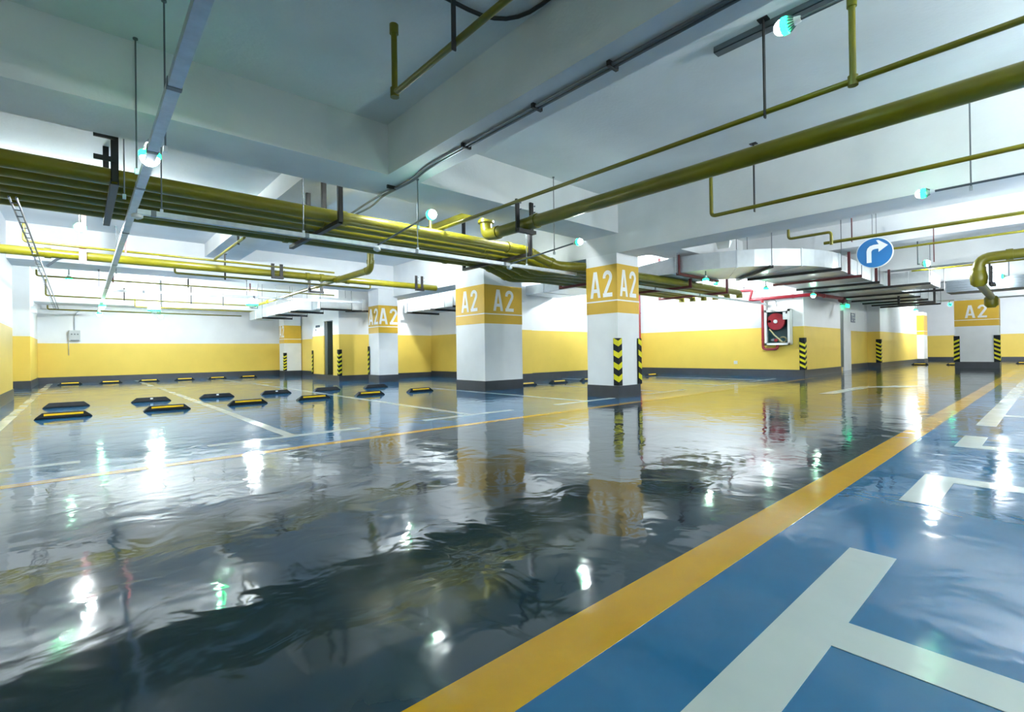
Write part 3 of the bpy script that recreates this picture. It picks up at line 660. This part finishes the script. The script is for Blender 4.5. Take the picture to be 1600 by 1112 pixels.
# taper to a smaller duct towards the rear
V = [(8.7,4.98,dz0),(10.25,4.98,dz0),(10.25,4.98,dz1),(8.7,4.98,dz1),(8.75,6.1,dz0),(10.0,6.1,dz0),(10.0,6.1,dz1-.08),(8.75,6.1,dz1-.08)]
MB().add(V, [(0,1,2,3),(4,5,6,7),(0,1,5,4),(1,2,6,5),(2,3,7,6),(3,0,4,7)]).build('taper_section', m_galv, t)
duct_box(t, 8.75, 10.0, 6.1, 9.3, dz0, dz1-.08, 'y', (6.12, 7.4, 8.6))
duct_box(t, 15.0, 16.6, 2.0, 2.78, dz0+.02, dz1, 'y', (2.02, 2.4))
def bar_hanger(label, p, q, rods=True, mat=None):
    t = thing('duct_hanger', label, 'hanger', p, 'duct cross bars'); mat = mat or m_black
    MB().channel(p, q, .055, .05, .006).build('crossbar', mat, t)
    if rods:
        for c in (p, q): MB().tube([c, (c[0], c[1], ZC)], .007, 6).build('rod', m_cond, t)
nth = ('first', 'second', 'third', 'fourth', 'fifth', 'sixth', 'seventh', 'eighth', 'ninth')
for i, x in enumerate((10.6, 12.0, 13.5, 14.75, 16.8, 18.4, 19.7, 20.9, 22.1)):
    bar_hanger('dark cross bar under the long right duct, %s from the curve' % nth[i], (x, 2.66 if i not in (3, 4) else 1.95, dz0-.03), (x, 4.36, dz0-.03), mat=m_maroon if i == 1 else m_black)
bar_hanger('dark cross bar at the left end of the duct curve', (8.62, 4.86, dz0-.03), (10.3, 4.86, dz0-.03), mat=m_maroon)
bar_hanger('slanting cross bar under the middle of the duct curve', (9.25, 3.38, dz0-.03), (10.4, 4.5, dz0-.03))
t = thing('duct_post', 'dark red upright at the left end of the duct curve', 'bracket', (8.66, 4.86, dz0)); MB().channel((8.66, 4.86, dz0-.05), (8.66, 4.86, dz1+.03), .05, .045, .006).build('upright', m_maroon, t)
for i, (x, y) in enumerate(((11.35, 2.72), (13.5, 2.72), (14.75, 2.72))):
    t = thing('duct_post', 'dark red upright on the side of the long right duct, %s from the curve' % nth[i], 'bracket', (x, y, dz0), 'duct uprights'); MB().channel((x, y, dz0-.05), (x, y, dz1+.08), .05, .045, .006).build('upright', m_maroon, t)
# louvred duct at far right
t = thing('louvred_duct', 'dark grey louvred duct behind the far yellow elbow', 'duct', (17.6, 0, 2.2))
MB().box(17.6, 18.5, -3, 2.0, 2.21, 2.52).build('duct_section', m_louvre, t)
for k in range(4): MB().box(17.58, 17.6, -3, 2.0, 2.25+.07*k, 2.28+.07*k).build('louvre_blade', m_louvre, t)
t = thing('support_frame', 'black open steel frame at the end of the long right duct', 'bracket', (23, 3, 2.0))
for y in (2.3, 3.1): MB().bar((18.0, y, 1.98), (18.0, y, 2.5), .05, .05).build('upright', m_black, t)
MB().bar((18.0, 2.3, 2.0), (18.0, 3.1, 2.0), .05, .05).build('crossbar', m_black, t)
# left rear duct
t = thing('rear_duct', 'galvanised duct with black hangers in front of the rear block', 'duct', (5, 13.4, 2.0))
duct_box(t, 4.75, 6.1, 12.95, 13.5, 1.99, 2.29, 'x', (4.8, 5.95))
duct_box(t, 4.35, 5.0, 13.5, 18.3, 1.97, 2.25, 'y', (13.6, 14.8, 16.2, 17.6))
for i, (p, q) in enumerate((((4.75, 12.9, 1.965), (5.6, 12.9, 1.965)), ((5.55, 13.2, 1.965), (6.2, 12.9, 1.965)), ((4.3, 13.9, 1.945), (5.2, 13.9, 1.945)), ((4.3, 15.2, 1.945), (5.2, 15.2, 1.945)), ((4.3, 16.6, 1.945), (5.2, 16.6, 1.945)))):
    bar_hanger('black bar under the rear galvanised duct, %s from its front' % nth[i], p, q)
t = thing('niche_duct', 'galvanised duct with black frames between the slim and thick columns', 'duct', (7.5, 10, 2.0))
duct_box(t, 7.5, 8.4, 8.9, 13.4, 2.02, 2.30, 'y', (9.4, 10.3, 11.2, 12.3, 13.3))
for i, y in enumerate((9.6, 10.6, 11.7, 13.0)):
    bar_hanger('black frame bar under the niche duct, %s from the thick column' % nth[i], (7.38, y, 1.99), (8.5, y, 1.99))

# ------------------------------------------------------------------ hose cabinet, fire pipes
t = thing('hose_cabinet', 'white fire hose cabinet with red reel on the yellow wall', 'cabinet', (14.0, 4.97, .85))
x0, x1 = 13.90, 14.1; ya, yb, za, zb = 4.66, 5.29, .85, 1.79; fw = .055
MB().box(x1-.02, x1-.001, ya, yb, za, zb).build('back_panel', m_glass, t)
for a in ((ya, ya+.015, za, zb), (yb-.015, yb, za, zb)): MB().box(x0, x1-.02, *a).build('side_panel', m_whitepl, t)
for a in ((ya, yb, za, za+.015), (ya, yb, zb-.015, zb)): MB().box(x0, x1-.02, *a).build('top_panel' if a[2] > 1 else 'bottom_panel', m_whitepl, t)
d = MB(); d.box(x0-.02, x0, ya, ya+fw, za, zb); d.box(x0-.02, x0, yb-fw, yb, za, zb); d.box(x0-.02, x0, ya, yb, za, za+fw); d.box(x0-.02, x0, ya, yb, zb-fw, zb)
dr = d.build('door_frame', m_whitepl, t); MB().box(x0-.034, x0-.02, ya+.06, ya+.09, zb-.12, zb-.05).build('latch', m_black, t)
rc = (13.97, 5.02, 1.48)
reel = MB().lathe([(.225, -.045), (.225, -.035), (.12, -.03), (.12, .03), (.225, .035), (.225, .045)], rc, (1,0,0), 28).build('hose_reel', m_red, t, True)
for r in (.14, .17, .20):
    mb = MB(); mb.tube([(rc[0]+.0, rc[1]+r*math.cos(q*math.pi/12), rc[2]+r*math.sin(q*math.pi/12)) for q in range(25)], .018, 6); mb.build('hose_coil', m_red, reel, True)
MB().lathe([(.05, -.07), (.05, -.05), (.03, -.04)], rc, (1,0,0), 14).build('reel_hub', m_whitepl, reel, True)
MB().box(13.92, 13.925, 4.72, 4.84, 1.52, 1.72).build('instruction_card', m_swhite, t)
MB().box(13.925, 13.94, 5.14, 5.21, 1.46, 1.52).build('reel_plate', m_swhite, t)
mb = MB(); mb.tube([(13.93, 5.18, 1.28), (13.93, 5.06, 1.12), (13.93, 4.92, .99), (13.93, 4.86, .93)], .018, 8); mb.build('hose_line', m_hose, t, True)
mb = MB(); mb.tube([(13.96, 4.86+.09*math.cos(q*.5), .99+.07*math.sin(q*.5)) for q in range(0, 26)], .018, 6); mb.build('hose_roll', m_hose, t, True)
MB().lathe([(.03, -.05), (.045, 0), (.03, .05)], (13.97, 5.10, .98), (0,1,0), 12).build('valve', m_cond, t, True)
MB().lathe([(.045, -.01), (.045, .01)], (13.93, 5.02, .98), (1,0,0), 14).build('valve_wheel', m_red, t, True)
t = pipe('hose_feed_pipe', 'red fire pipe dropping beside the hose cabinet and bending under it', [(13.98, 5.37, 2.13), (13.98, 5.37, .74), (13.98, 5.0, .74), (13.98, 5.0, .86)], .035, mat=m_red, bend=.09, collars=[((13.98, 5.37, 2.06), (0,0,1)), ((13.98, 5.37, 1.0), (0,0,1))])
t = pipe('red_header_pipe', 'red fire header running along the top of the hose cabinet wall', [(13.98, 5.72, 2.12), (13.98, 4.10, 2.12), (16.0, 4.02, 2.14)], .045, mat=m_red, bend=.1, collars=[((13.98, 5.37, 2.12), (0,1,0)), ((13.98, 4.6, 2.12), (0,1,0)), ((14.6, 4.07, 2.12), (1,0,0))])
t = pipe('red_riser_pipe', 'dark red pipe with valve climbing left of the red header', [(13.95, 5.70, 2.12), (13.95, 5.62, 2.38), (13.95, 6.1, 2.40)], .035, mat=m_red, bend=.06)
MB().lathe([(.05, 0), (.05, .012)], (13.95, 5.85, 2.47), (0,0,1), 12).build('valve_wheel', m_black, t); MB().tube([(13.95, 5.85, 2.40), (13.95, 5.85, 2.47)], .012, 6).build('valve_stem', m_black, t)
t = pipe('red_drop_pipe', 'dark red pipe on the wall just right of the central column', [(14.0, 9.30, 3.1), (14.0, 9.30, .62)], .04, mat=m_red, collars=[((14.0, 9.3, 2.0), (0,0,1))])
t = thing('red_valve_cluster', 'dark red valve cluster under the duct at the block corner', 'valve', (15.9, 4.1, 2.1))
MB().lathe([(.05, -.22), (.08, -.16), (.06, -.05), (.09, 0), (.06, .06), (.05, .22)], (16.2, 4.05, 2.10), (1,0,0), 14).build('valve_body', m_maroon, t, True)
MB().lathe([(.07, 0), (.07, .015)], (16.2, 4.05, 1.98), (0,0,1), 12).build('hand_wheel', m_black, t)
MB().tube([(16.2, 4.05, 1.98), (16.2, 4.05, 2.10)], .012, 6).build('stem', m_black, t)
t = thing('hanging_cable', 'thin dark cable loop hanging above the hose cabinet', 'cable', (13.95, 5.0, 2.0))
MB().tube(pipe_pts([(13.95, 5.16, 2.08), (13.95, 5.02, 2.06), (13.95, 4.99, 1.88)], .05), .008, 6).build('cable', m_cond, t)

# ------------------------------------------------------------------ signs, doors, small wall things
t = thing('round_sign', 'round blue sign with white right-turn arrow hanging on the right', 'sign', (9.0, 1.83, 2.18))
sc, sr = Vector((9.0, 1.83, 2.18)), .232
MB().lathe([(sr, -.006), (sr, .006)], sc, (1,0,0), 40).build('rim', m_swhite, t)
MB().lathe([(sr*.945, -.009), (sr*.945, .004)], sc, (1,0,0), 40).build('disc', m_sblue, t)
def sy(u, v): return (sc.y-u*sr, sc.z+v*sr)     # u to the right as seen from -x
stem = [(-.42, -.62), (-.16, -.62), (-.16, .10), (-.10, .20), (.02, .24), (.22, .24), (.22, .02), (.72, .40), (.22, .80), (.10, .80), (.24, .52), (-.02, .52), (-.24, .46), (-.37, .32), (-.42, .14)]
V = []; nn = len(stem)
for dep in (-.009, -.012): V += [(sc.x+dep, *sy(u, v)) for u, v in stem]
MB().add(V, [tuple(range(nn)), tuple(range(nn, 2*nn))]+[(i, (i+1) % nn, nn+(i+1) % nn, nn+i) for i in range(nn)]).build('turn_arrow', m_swhite, t)
for dy in (-.12, .12): MB().tube([(9.005, 1.83+dy*0.2, sc.z+sr*.9), (9.005, 1.83+dy*.2, ZC)], .005, 6).build('hanging_wire', m_cond, t)

t = thing('door_1', 'dark open doorway with grey leaf in the left rear block', None, (5.7, 14.3, .15)); tag(t, None, None, None, 'structure')
MB().box(5.9, 5.94, 14.01, 14.68, .16, 1.755).build('door_leaf', m_darkdoor, t)
MB().box(5.52, 5.93, 14.46, 14.66, .17, 1.75).build('open_leaf', m_frame, t)
t = thing('door_2', 'dark narrow door with white jamb in the right block', None, (18.9, 4.75, .15)); tag(t, None, None, None, 'structure')
MB().box(18.35, 18.85, 4.715, 4.75, .12, 1.96).build('door_leaf', m_frame, t)
MB().box(18.85, 19.68, 4.70, 4.75, .0, 2.0).build('door_jamb', m_col, t)
def panel(name, label, cat, box, mat, marks=None, mm=None, group=None):
    x0, x1, y0, y1, z0, z1 = box
    t = thing(name, label, cat, ((x0+x1)/2, (y0+y1)/2, z0), group)
    MB().box(*box).build('plate', mat, t)
    if marks:
        mb = MB()
        for b in marks: mb.box(*b)
        mb.build('markings', mm, t)
    return t
mk = [(19.97+.16*i, 20.03+.16*i, 4.731, 4.735, 1.68+.1*j, 1.70+.1*j) for i in range(3) for j in range(3) if (i+j) % 3 != 1]
panel('door_sign', 'small navy notice with white marks beside the dark door on the right', 'sign', (19.9, 20.4, 4.735, 4.75, 1.63, 1.96), m_navy, mk, m_swhite)
mk = [(5.493, 5.4985, 15.0+.06*i, 15.04+.06*i, 1.60, 1.67) for i in range(6)]+[(5.493, 5.4985, 15.30, 15.34, 1.50, 1.56)]
panel('wall_notice', 'small white notice with navy marks beside the left rear doorway', 'sign', (5.4985, 5.5, 14.98, 15.38, 1.40, 1.70), m_swhite, mk, m_navy)
t = panel('exit_sign', 'small green glowing exit sign above the dark door on the right', 'sign', (18.8, 19.15, 4.60, 4.63, 2.08, 2.19), m_exit)
MB().tube([(18.97, 4.62, 2.19), (18.97, 4.62, 3.14)], .01, 6).build('hanging_rod', m_cond, t)
t = thing('distribution_box', 'small grey electrical box with sockets on the far left wall', 'electrical box', (-.1, 20.25, 1.3))
MB().box(-.23, .03, 20.18, 20.3, 1.29, 1.62).build('box_body', plain('pale_grey_enamel', (.42, .45, .47), .4), t)
for i in range(3): MB().lathe([(.022, 0), (.022, .012)], (-.17+.07*i, 20.18, 1.50), (0,-1,0), 10).build('socket', m_cond, t)
MB().box(-.20, .0, 20.165, 20.18, 1.29, 1.33).build('cable_glands', m_cond, t)
MB().tube(pipe_pts([(-.1, 20.26, 1.62), (-.1, 20.26, 2.1), (.0, 20.26, 2.25), (.3, 20.26, 2.27)], .1), .012, 6).build('conduit', m_tray, t)
MB().tube([(-.24, 20.27, 1.3), (-.24, 20.27, .85)], .01, 6).build('drop_cable', m_tray, t)
panel('wall_speaker', 'small white box high on the left pilaster', 'wall box', (-.93, -.82, 17.6, 17.9, 1.95, 2.12), m_whitepl)
panel('wall_socket', 'small white socket low on the yellow hose cabinet wall', 'socket', (14.085, 14.1, 6.12, 6.22, .33, .42), m_whitepl)
for i, x in enumerate((17.55, 18.15)):
    panel('wall_switch', 'small white switch on the right block, %s of the dark door' % ('farther left' if i == 0 else 'just left'), 'switch', (x, x+.12, 4.735, 4.75, 1.13, 1.24), m_whitepl)
panel('alarm_button', 'tiny dark red alarm button above the wall switches', 'switch', (17.8, 17.95, 4.725, 4.75, 1.36, 1.46), m_maroon)
t = thing('beam_box', 'small white faceted box fixed under the big beam by the duct', 'wall box', (7.0, 3.25, 2.2)); MB().add([(6.95,3.1,2.31),(6.95,3.3,2.31),(7.05,3.3,2.31),(7.05,3.1,2.31),(6.97,3.12,2.21),(6.97,3.28,2.21),(7.03,3.26,2.23),(7.03,3.14,2.23)], [(0,1,2,3),(4,5,6,7),(0,1,5,4),(1,2,6,5),(2,3,7,6),(3,0,4,7)]).build('box_body', m_whitepl, t)
